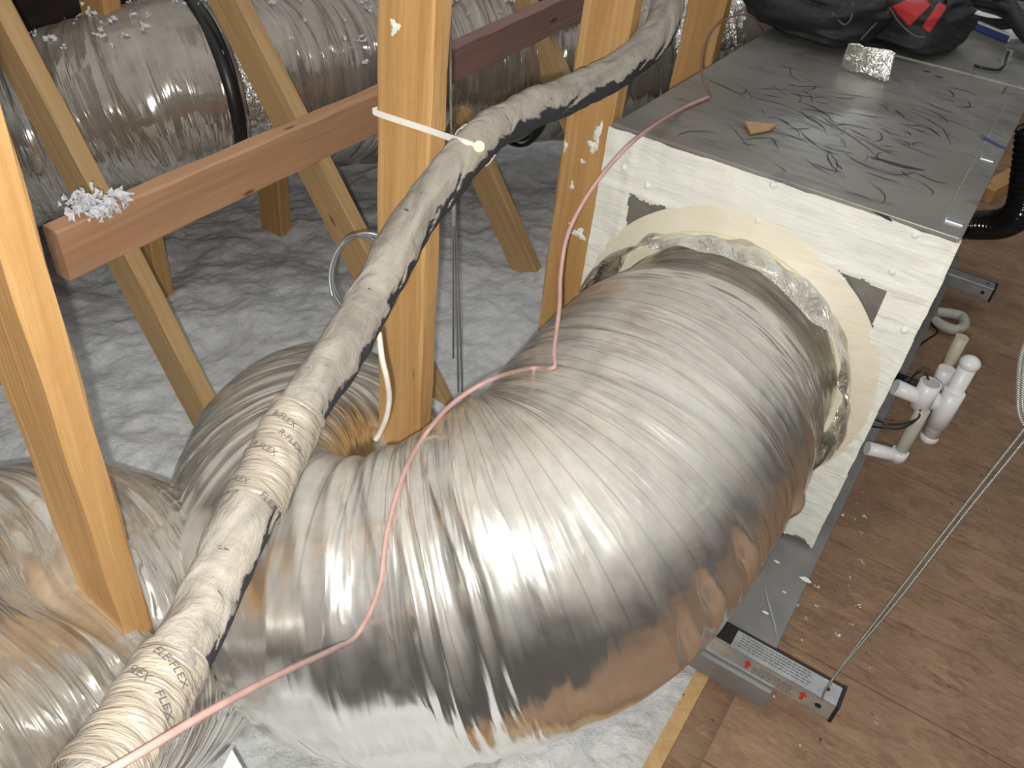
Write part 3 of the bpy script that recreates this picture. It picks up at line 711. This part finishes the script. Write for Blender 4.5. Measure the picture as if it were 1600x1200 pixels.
def ptape(px0, py0, px1, py1):
    i0, i1 = sorted((near_idx(cp, px0, py0), near_idx(cp, px1, py1)))
    Pn = [(*cp[i], .0285) for i in np.linspace(i0, i1, 6).astype(int)]
    def dd(U, A): return .0012 * vnoise(U * 70 + A * 4, A * 5, 15, 0) + .0016 * np.abs(vnoise(U * 35 + 2 * np.sin(A * 6.28), A * 3, 16, 3))
    o, _ = tube_obj('tape_wrap', Pn, 160, 72, M['ptape'], pp, dd, off=root_world(pp)); o['label'] = 'wrinkled cream tape wound around the pipe'
ptape(478, 655, 400, 800); ptape(268, 1040, 130, 1245)
# printing on the tape
def pipe_text(txt, px, py_, size, spin=0., roll=0., rr=.0315):
    cu = bpy.data.curves.new('t', 'FONT'); cu.body = txt; cu.size = size; cu.align_x = 'CENTER'; cu.extrude = 0
    ob = bpy.data.objects.new('t', cu); COL.objects.link(ob); bpy.context.view_layer.update()
    me = ob.to_mesh(); 
    bm = bmesh.new(); bm.from_mesh(me); bmesh.ops.triangulate(bm, faces=bm.faces[:]); bmesh.ops.subdivide_edges(bm, edges=bm.edges[:], cuts=1)
    V = np.array([v.co[:] for v in bm.verts]); bm.verts.index_update(); Fc = [tuple(v.index for v in f.verts) for f in bm.faces]; bm.free()
    ob.to_mesh_clear(); bpy.data.objects.remove(ob); bpy.data.curves.remove(cu)
    i = near_idx(cp, px, py_); c = cp[i]; T = Tp[i]; 
    n = CAM - c; n = n - T * (n @ T); n /= np.linalg.norm(n); b = np.cross(n, T)     # b lies across the pipe, n towards the viewer
    x = V[:, 0] * math.cos(roll) - V[:, 1] * math.sin(roll); y = V[:, 0] * math.sin(roll) + V[:, 1] * math.cos(roll)
    # text x runs across (around) the pipe, y along it
    sgn = -1 if (RC @ b)[0] < 0 else 1
    th = sgn * x / rr + spin
    ta = T if (RC @ T)[1] > 0 else -T
    th = th
    W_ = c + ta * y[:, None] + rr * (np.sin(th)[:, None] * b + np.cos(th)[:, None] * n)
    o = py('printed_word', W_, Fc, M['ink'], pp, off=np.array(root_world(pp))); return o
for (tx, x, y, s, ro, sp) in (('R-FLEX', 452, 690, .0095, -.35, .35), ('R-FLEX', 436, 716, .0095, -.35, -.15), ('R-FLEX', 425, 735, .0095, -.3, .5), ('FLEX', 385, 800, .010, -.35, -.35), ('FLEX', 396, 782, .009, -.3, .75),
                          ('ELE-FLEX', 245, 1085, .0105, -.5, .05), ('FLEX', 228, 1112, .0105, -.5, .65), ('FLEX', 212, 1140, .011, -.5, -.3)):
    pipe_text(tx, x, y, s, sp, ro)
# small diamond mark
# ------------------------------------------------------------------ zip tie on the centre post
def strap_strip(P, wdir, wd, th=.0012):
    P = np.asarray(P, float); wdir = np.asarray(wdir, float); T = np.gradient(P, axis=0); T /= np.linalg.norm(T, axis=1)[:, None]
    Wd = wdir - T * (T @ wdir)[:, None]; Wd /= np.linalg.norm(Wd, axis=1)[:, None]; Nn = np.cross(T, Wd); m = len(P)
    V = np.vstack([P + Wd * wd / 2 + Nn * th / 2, P - Wd * wd / 2 + Nn * th / 2, P - Wd * wd / 2 - Nn * th / 2, P + Wd * wd / 2 - Nn * th / 2]); Fc = []
    for i in range(m - 1):
        for k in range(4):
            k2 = (k + 1) % 4; Fc.append((k * m + i, k * m + i + 1, k2 * m + i + 1, k2 * m + i))
    return V, Fc
yf = .869 - .019 - .003
A = PY(590, 175, yf); A[0] = -.7215; Bq = PY(672, 204, yf)
C1 = D(700, 214, 1.075); C2 = D(725, 222, 1.052); C3 = D(748, 232, 1.058)
z1 = A.copy(); z1[1] += .045; 
zt = empty('zip_tie', A); tag(zt, 'white plastic zip tie holding the pipe to the centre post', 'zip tie')
Pz, _ = catmull([z1, A + [0, .004, 0], A + [.006, -.0015, -.001], Bq, C1, C2, C3], 60)
V, Fc = strap_strip(Pz, (0, .0, 1), .0085); MB().add(V, Fc).build('strap', M['nylon'], zt)
i = near_idx(cp, 742, 228); lp = []
for q in np.linspace(1.15, 5.1, 40):
    n = CAM - cp[i]; n = n - Tp[i] * (n @ Tp[i]); n /= np.linalg.norm(n); b = np.cross(n, Tp[i]); lp.append(cp[i] + .0285 * (math.cos(q) * n + math.sin(q) * b))
V, Fc = strap_strip(lp, Tp[i], .0085); MB().add(V, Fc).build('loop', M['nylon'], zt)
h = D(749, 231, 1.048); th = np.linspace(0, 2 * math.pi, 20, endpoint=False)
rr_ = RC[0]; uu_ = RC[1]; bb_ = RC[2]
V = [h + bb_ * .008 + (rr_ * math.cos(q) + uu_ * math.sin(q)) * .0075 for q in th] + [h - bb_ * .008 + (rr_ * math.cos(q) + uu_ * math.sin(q)) * .0075 for q in th]
MB().add(V, [tuple(range(20)), tuple(range(39, 19, -1))] + [(k, 20 + k, 20 + (k + 1) % 20, (k + 1) % 20) for k in range(20)]).build('head', M['nylon_y'], zt, bevel=.0015)

# ------------------------------------------------------------------ wires
dg = bpy.context.evaluated_depsgraph_get()
def surf_tree(V):
    n, m = V.shape[:2]; Vv = [Vector(v) for v in V.reshape(-1, 3)]; st = 2
    Fc = [(i * m + j, i * m + j + 1, (i + 1) * m + j + 1, (i + 1) * m + j) for i in range(n - 1) for j in range(m - 1)]
    return BVHTree.FromPolygons(Vv, Fc)
treeA = surf_tree(datA[0][::3, ::3])
def on_duct(x, y, lift=.004):
    hit = treeA.ray_cast(Vector(CAM), Vector(ray(x, y)).normalized())
    if hit[0] is None: return D(x, y, 1.1)
    return np.array(hit[0]) + np.array(hit[1]) * (lift if hit[1].dot(Vector(-ray(x, y))) > 0 else -lift)
Pw = [D(60, 1262, .50), D(185, 1196, .53), D(330, 1110, .62), D(440, 1052, .74), D(520, 1015, .88), on_duct(556, 992, .012), on_duct(580, 955), on_duct(597, 905), on_duct(607, 830), on_duct(635, 740), on_duct(668, 680), on_duct(710, 628), on_duct(770, 592), on_duct(830, 579), on_duct(862, 579), on_duct(869, 574, .005), on_duct(872, 555, .012), D(874, 480, 1.22), D(876, 430, 1.24), D(886, 370, 1.24), D(912, 315, 1.235), D(950, 262, 1.235), D(1000, 212, 1.26), PZ(1060, 173, BZ1 + .008), PZ(1108, 151, BZ1 + .004)]
w1 = rope_obj('pink_wire', Pw, .0032, M['pink'], nu=420, nv=10); tag(w1, 'thin pink thermostat wire running over the big duct to the metal top', 'wire')
w2 = rope_obj('brown_wire', [PZ(1112, 152, BZ1 + .004), D(1100, 128, 1.52), D(1096, 100, 1.54), D(1103, 65, 1.56), D(1122, 38, 1.6), D(1150, 24, 1.65), D(1176, 26, 1.75), D(1192, 48, 1.9)], .0021, M['rust'], nu=120); tag(w2, 'thin brown wire looping up from the grey metal top beside the black bag', 'wire')
w3 = rope_obj('white_cable', [D(592, 520, .975), D(597, 560, .985), D(604, 590, 1.0), D(608, 620, 1.03), D(604, 650, 1.06), D(594, 675, 1.09), D(587, 686, 1.10)], .0036, M['white_cable'], nu=80); tag(w3, 'short white cable end hanging from the pipe in front of the centre post', 'cable')
# wire coil behind
cc = D(556, 425, 1.42); wc = empty('wire_coil', cc); tag(wc, 'small coil of grey steel cable hanging left of the centre post', 'cable coil')
for k in range(4):
    R0 = .050 + .006 * k; Pn = []
    for q in np.linspace(.3, 5.6 + .3 * k, 26):
        Pn.append(cc + RC[0] * (R0 * .85 * math.cos(q) + .006 * k - .0) + RC[1] * (R0 * 1.18 * math.sin(q) - .004 * k) + RC[2] * (.02 * math.sin(q * 1.5 + k)))
    rope_obj('loop', Pn, .0022, M['galv'] if k % 2 else M['rope'], wc, nu=110)
# hanging cable strands
hc = empty('hanging_cable', D(710, 340, 1.6)); tag(hc, 'thin steel suspension cable hanging vertically right of the centre post', 'cable')
rope_obj('strand', [D(703, -60, 1.32), D(704, 100, 1.42), D(705, 200, 1.5), D(709, 330, 1.6)], .0022, M['galv'], hc, nu=60)
for (a_, b_) in (((708, 325), (716, 612)), ((711, 325), (722, 612)), ((706, 325), (708, 560))):
    rope_obj('strand', [D(*a_, 1.6), D((a_[0] + b_[0]) / 2 + 1, (a_[1] + b_[1]) / 2, 1.7), D(*b_, 1.86)], .0019, M['rope'], hc, nu=60)
rope_obj('ferrule', [D(708, 312, 1.585), D(709, 330, 1.595), D(709, 352, 1.61)], .0058, M['galv'], hc, nu=20)

# ------------------------------------------------------------------ things on top of the unit
G = np.zeros((26, 20, 3)); c0, c1, c2_, c3_ = PZ(1325, 70, BZ1 + .055), PZ(1400, 84, BZ1 + .055), PZ(1386, 131, BZ1), PZ(1311, 108, BZ1)
for i in range(26):
    for j in range(20):
        s, q = i / 25, j / 19; p = (1 - q) * ((1 - s) * c0 + s * c1) + q * ((1 - s) * c3_ + s * c2_)
        G[i, j] = p; G[i, j, 2] += .004 + .0025 * math.sin(s * 11 + q * 2) * .6 + .0015 * vnoise(np.array([s * 9.]), np.array([q * 5.]), 3)[0]
ft = grid_obj('foil_sheet', G, M['foilflat'], smooth=False); m = ft.modifiers.new('s', 'SOLIDIFY'); m.thickness = .0006
tag(ft, 'small square of crumpled silver foil lying on the grey metal top', 'foil')
p = [PZ(x, y, BZ1 + .003) for x, y in ((1163, 193), (1213, 197), (1203, 204), (1172, 210))]
V = p + [q + np.array([0, 0, .004]) for q in p]
ch = MB().add(V, [(3, 2, 1, 0), (4, 5, 6, 7), (0, 1, 5, 4), (1, 2, 6, 5), (2, 3, 7, 6), (3, 0, 4, 7)]).build('wood_chip', M['wood_dull']); tag(ch, 'small tan wood splinter lying on the grey metal top', 'wood chip')

def blob(cx, cy, cz, rx, ry, rz, n=48, m=32, seed=0, amp=.1, ex=.6, rot=0.):
    th = np.linspace(0, 2 * math.pi, n + 1); ph = np.linspace(-math.pi / 2, math.pi / 2, m); TH, PH = np.meshgrid(th, ph, indexing='ij')
    sg = lambda v, e: np.sign(v) * np.abs(v) ** e
    nz = 1 + amp * vnoise(TH / 6.2832 * 8, PH * 3, seed, 0) + amp * .5 * vnoise(TH / 6.2832 * 18, PH * 7, seed + 1, 0); nz[-1] = nz[0]
    x = rx * sg(np.cos(PH), ex) * sg(np.cos(TH), ex) * nz; y = ry * sg(np.cos(PH), ex) * sg(np.sin(TH), ex) * nz; z = rz * sg(np.sin(PH), ex) * nz
    z = np.maximum(z, -rz * .97)
    c, s = math.cos(rot), math.sin(rot)
    return np.stack([cx + x * c - y * s, cy + x * s + y * c, cz + z], -1)
# tool bag: along the X axis behind the foil square
bagc = np.array([-.40, 2.2, BZ1 + .004]); bag = empty('tool_bag', bagc); tag(bag, 'black nylon tool bag with a red panel at the top of the grey unit', 'bag')
grid_obj('body', blob(-.475, 2.14, BZ1 + .066, .165, .19, .066, 120, 70, 4, .10, .75, -.15), M['blackcloth'], bag, off=bagc)
grid_obj('pocket', blob(-.30, 2.20, BZ1 + .060, .115, .13, .060, 90, 50, 8, .10, .65, -.25), M['blackcloth'], bag, off=bagc)
def on_bag(x, y, l=.004):
    best = None
    for o in bag.children:
        if not o.name.startswith(('body', 'pocket')): continue
        pass
    return None
def bag_tree():
    V = []; Fc = []
    for o in bag.children:
        n = len(V); V += [Vector(bagc) + v.co for v in o.data.vertices]; Fc += [tuple(i + n for i in p.vertices) for p in o.data.polygons]
    return BVHTree.FromPolygons(V, Fc)
bt = bag_tree()
def bagp(x, y, l=.005):
    h = bt.ray_cast(Vector(CAM), Vector(ray(x, y)).normalized())
    return (np.array(h[0]) - ray(x, y) * l) if h[0] is not None else D(x, y, 2.1)
def patch(name, quad, mat, n=14, l=.005):
    q = [np.array(a, float) for a in quad]; G = np.zeros((n, n, 3))
    for i in range(n):
        for j in range(n):
            s, t_ = i / (n - 1), j / (n - 1); x, y = (1 - t_) * ((1 - s) * q[0] + s * q[1]) + t_ * ((1 - s) * q[3] + s * q[2]); G[i, j] = bagp(x, y, l)
    o = grid_obj(name, G, mat, bag, off=bagc); m = o.modifiers.new('s', 'SOLIDIFY'); m.thickness = .002; m.offset = 0; return o
patch('red_panel', ((1392, 10), (1440, -8), (1455, 8), (1420, 42)), M['red'])
patch('red_panel', ((1440, 42), (1468, 2), (1479, 12), (1452, 52)), M['red'])
for pts_ in (((1390, 12), (1405, 35), (1428, 55), (1445, 58)), ((1300, 20), (1318, 38), (1330, 28), (1332, 5)), ((1345, 62), (1365, 40), (1388, 18))):
    rope_obj('piping', [bagp(*q, .004) for q in pts_], .0022, M['piping'], bag, nu=50)
V, Fc = strap_strip(catmull([bagp(1478, 5), D(1500, 22, 2.12), D(1530, 34, 2.1), D(1565, 38, 2.05), D(1600, 32, 2.0), D(1660, 20, 1.95)], 40)[0], RC[1], .026, .003)
MB().add(V, Fc).build('shoulder_strap', M['blackcloth'], bag)
# white flat carton with a blue edge
a_ = PZ(1478, 28, BZ1 + .006); b_ = PZ(1572, 66, BZ1 + .006)
dX = b_ - a_; dX[2] = 0; L = np.linalg.norm(dX); dX /= L; dY = np.array([-dX[1], dX[0], 0]); bk = empty('white_folder', a_); tag(bk, 'flat white folder with a blue edge beside the black tool bag', 'folder')
def obox(o_, ax, ay, lx, ly, lz):
    V = [o_ + ax * i * lx + ay * j * ly + np.array([0, 0, k * lz]) for k in (0, 1) for (i, j) in ((0, 0), (1, 0), (1, 1), (0, 1))]
    return V, [(0, 3, 2, 1), (4, 5, 6, 7), (0, 1, 5, 4), (1, 2, 6, 5), (2, 3, 7, 6), (3, 0, 4, 7)]
MB().add(*obox(a_ + dY * .004, dX, dY, L, .25, .016)).build('cover', M['paper'], bk, bevel=.001)
MB().add(*obox(a_, dX, dY, L, .004, .014)).build('blue_edge', M['blue'], bk)
# hex key and bolt
hk = empty('hex_key', PZ(1545, 100, BZ1 + .008)); tag(hk, 'black hex key stuck in a steel bolt at the far right of the metal top', 'tool')
rope_obj('key', [PZ(1522, 102, BZ1 + .010), PZ(1535, 106, BZ1 + .010), PZ(1558, 109, BZ1 + .010), PZ(1568, 103, BZ1 + .012), D(1573, 92, prj) if False else PZ(1572, 92, BZ1 + .022), PZ(1576, 80, BZ1 + .035)], .0032, M['black'], hk, nu=60)
c = PZ(1575, 86, BZ1 + .020); mb = MB()
mb.tube([c + np.array([0, 0, -.016]), c + np.array([0, 0, -.006])], .014, 16); mb.tube([c + np.array([0, 0, -.006]), c + np.array([0, 0, .010])], .009, 6); mb.build('bolt', M['galv'], hk)
c = PZ(1583, 70, BZ1 + .003); MB().add(*obox(c, np.array([.35, .93, 0]), np.array([-.93, .35, 0]), .10, .03, .010)).build('flat_bar', M['galv_dull'], hk)
# black hose bundle in the top right corner
bh = empty('black_hose', D(1560, 15, 2.05)); tag(bh, 'bundle of black hoses in the top right corner above the white folder', 'hose')
rope_obj('hose', [D(1480, -30, 2.15), D(1530, 2, 2.1), D(1570, 15, 2.0), D(1610, 40, 1.95), D(1680, 80, 1.9)], .018, M['black'], bh, nu=60, nv=14)
rope_obj('hose', [D(1540, -30, 2.05), D(1575, 5, 2.0), D(1600, 50, 1.93), D(1650, 90, 1.88)], .016, M['blackcloth'], bh, nu=60, nv=14)

# ------------------------------------------------------------------ PVC condensate pipes beside the unit
pv = empty('condensate_trap', (.10, 1.62, 0)); tag(pv, 'white plastic condensate pipe assembly with tee and trap beside the unit', 'pipe')
def ptube(name, pts, r, mat, root, n=20, cap=True):
    Pn, _ = catmull([np.array(p) for p in pts], max(12, 8 * len(pts))); return MB().tube(Pn, r, n).build(name, mat, root, smooth=False)
def vpipe(x, y, d, z0, z1):
    b = D(x, y, d); return [(b[0], b[1], b[2] + z0), (b[0], b[1], b[2] + (z0 + z1) / 2), (b[0], b[1], b[2] + z1)], b
def vp(name, p0, p1, d0, r, mat, root):
    """upright pipe whose foot shows at p0 and head at p1"""
    a = D(*p0, d0); best = a[2]
    for zz in np.linspace(0, .6, 1200):
        v = RC @ (np.array([a[0], a[1], a[2] + zz]) - CAM); yy = 600 + F * v[1] / v[2]
        if yy <= p1[1]: break
    b = a + np.array([0, 0, zz]); o = MB().tube([a, (a + b) / 2, b], r, 24).build(name, mat, root); 
    for p in o.data.polygons: p.use_smooth = len(p.vertices) == 4
    return a, b
def ball(c, r, name, mat, root, squash=1.):
    th = np.linspace(0, 2 * math.pi, 25); ph = np.linspace(-math.pi / 2, math.pi / 2, 13); TH, PH = np.meshgrid(th, ph, indexing='ij')
    return grid_obj(name, np.stack([c[0] + r * np.cos(PH) * np.cos(TH), c[1] + r * np.cos(PH) * np.sin(TH), c[2] + r * squash * np.sin(PH)], -1), mat, root, off=root_world(root))
# outer riser with cap and foot
a1, b1 = vp('riser', (1452, 682), (1524, 568), 1.72, .0165, M['pvc'], pv); ball(b1, .0195, 'cap', M['pvc'], pv, .8); ball(a1, .0185, 'cap', M['pvc'], pv, .8)
vp('tee', (1463, 664), (1496, 612), 1.69, .0200, M['pvc'], pv)
def hp(name, p0, d0, p1, d1, r, mat, root, bev=True):
    o = MB().tube([D(*p0, d0), (D(*p0, d0) + D(*p1, d1)) / 2, D(*p1, d1)], r, 24).build(name, mat, root)
    for p in o.data.polygons: p.use_smooth = len(p.vertices) == 4
    return o
hp('branch', (1475, 638), 1.69, (1450, 618), 1.66, .0175, M['pvc'], pv)
# yellowed riser behind
vp('old_riser', (1478, 575), (1510, 527), 1.70, .0125, M['pvc_old'], pv); vp('coupling', (1466, 602), (1479, 576), 1.70, .0160, M['pvc'], pv)
# open tee in front
a2, b2 = vp('open_tee', (1436, 634), (1458, 598), 1.60, .0195, M['pvc'], pv)
th = np.linspace(0, 2 * math.pi, 24, endpoint=False); MB().add([(b2[0] + .0165 * math.cos(q), b2[1] + .0165 * math.sin(q), b2[2] + .0006) for q in th], [tuple(range(24))]).build('opening', M['pvc_grey'], pv)
hp('tee_arm', (1446, 625), 1.59, (1398, 604), 1.585, .0150, M['pvc'], pv)
hp('stub', (1440, 607), 1.66, (1400, 592), 1.66, .013, M['gloss_black'], pv)
vp('drain_leg', (1404, 712), (1448, 640), 1.66, .0125, M['pvc_grey'], pv); ball(D(1403, 712, 1.66), .0165, 'elbow', M['pvc'], pv)
hp('drain_arm', (1403, 712), 1.66, (1355, 700), 1.655, .0135, M['pvc'], pv)
vp('elbow_sleeve', (1401, 716), (1408, 704), 1.66, .0160, M['pvc'], pv)
ut = empty('return_bend', D(1480, 500, 1.95)); tag(ut, 'small grey-white plastic return bend lying on the deck behind the risers', 'pipe')
pz = [PZ(x, y, .02) for x, y in ((1462, 487), (1485, 490), (1503, 495), (1506, 508), (1495, 515), (1478, 511), (1458, 500))]
rope_obj('bend', pz, .0145, M['pvc_grey'], ut, nu=70, nv=18)
for k, q in enumerate(((((1448, 484)), ((1455, 505)), ((1465, 518)), ((1450, 530)), ((1425, 548))),)):
    tag(rope_obj('black_wire', [PZ(x, y, .06) for x, y in q], .003, M['black'], nu=60), 'bent black wire beside the white return bend', 'wire')
q = [D(1452, 608, 1.57), D(1450, 592, 1.57), D(1444, 580, 1.57), D(1430, 585, 1.58), D(1420, 598, 1.6)]
tag(rope_obj('black_wire', q, .0022, M['black'], nu=60), 'thin black wire looping into the open white tee', 'wire')
for dy in (0, 7):
    q = [D(1438, 640, 1.58), D(1434, 654, 1.58), D(1410, 662 + dy, 1.58), D(1385, 662 + dy, 1.58), D(1360, 652 + dy * 2, 1.6)]
    tag(rope_obj('black_wire', q, .0020, M['black'], nu=60), ('upper' if dy == 0 else 'lower') + ' thin black wire under the white tee, running to the unit', 'wire')
# black corrugated hose far right
def corr(U, A): return .004 * np.sin(U * 2 * math.pi / .016)
ch_ = [(*D(1500, 352, 2.35), .034), (*D(1530, 352, 2.3), .036), (*D(1570, 348, 2.2), .036), (*D(1597, 325, 2.1), .036), (*D(1606, 270, 2.02), .034), (*D(1615, 200, 1.95), .034)]
o, _ = tube_obj('corrugated_hose', ch_, 260, 28, M['gloss_black'], None, corr); tag(o, 'glossy black corrugated hose bending at the right edge beside the unit', 'hose')
wb = MB().add(*obox(PZ(1545, 318, .001), np.array([.25, .97, 0]), np.array([-.97, .25, 0]), .45, .06, .05)).build('wood_block', M['wood']); tag(wb, 'orange wood block on the deck behind the black hose', 'wood block')
# white card at the bottom
p = [D(352, 1205, 1.05), D(363, 1172, 1.05), D(380, 1205, 1.05)]
cdv = empty('paper_tag', p[0]); tag(cdv, 'corner of a white printed card in the insulation at the bottom edge', 'card')
MB().add([D(335, 1225, 1.04), D(362, 1172, 1.06), D(392, 1225, 1.04)] + [D(335, 1225, 1.04) - RC[2] * .002, D(362, 1172, 1.06) - RC[2] * .002, D(392, 1225, 1.04) - RC[2] * .002], [(0, 2, 1), (3, 4, 5), (0, 1, 4, 3), (1, 2, 5, 4), (2, 0, 3, 5)]).build('card', M['paper'], cdv)
# white paint and foam specks on the posts
def smear(px, py_, y, w_, h_, root, seed):
    c = PY(px, py_, y); n = 26; R_ = random.Random(seed); V = [(c[0], y - .0035, c[2])]
    for k in range(n):
        q = 2 * math.pi * k / n; r_ = 1 + .35 * math.sin(3 * q + seed) + R_.uniform(-.22, .22); V.append((c[0] + w_ * r_ * math.cos(q), y - .0006, c[2] + h_ * r_ * math.sin(q)))
    o = MB().add(V, [(0, 1 + k, 1 + (k + 1) % n) for k in range(n)]).build('paint_smear', M['mastic'])
    o.parent = root; o.matrix_parent_inverse = root.matrix_world.inverted()
ps = [o for o in bpy.data.objects if o.name.startswith('truss_post')]
bpy.context.view_layer.update()
p2 = next(o for o in ps if 'zip tie' in o['label']); p3 = next(o for o in ps if 'paint smears' in o['label'])
smear(617, 42, .8485, .007, .009, p2, 1); smear(602, 705, .8485, .010, .022, p2, 2)
for k, (x, y, a, b) in enumerate(((934, 212, .006, .022), (926, 228, .008, .010), (884, 228, .004, .010), (910, 252, .005, .004), (894, 290, .004, .008), (905, 365, .012, .010), (893, 350, .005, .005))): smear(x, y, 1.2795, a, b, p3, k + 5)
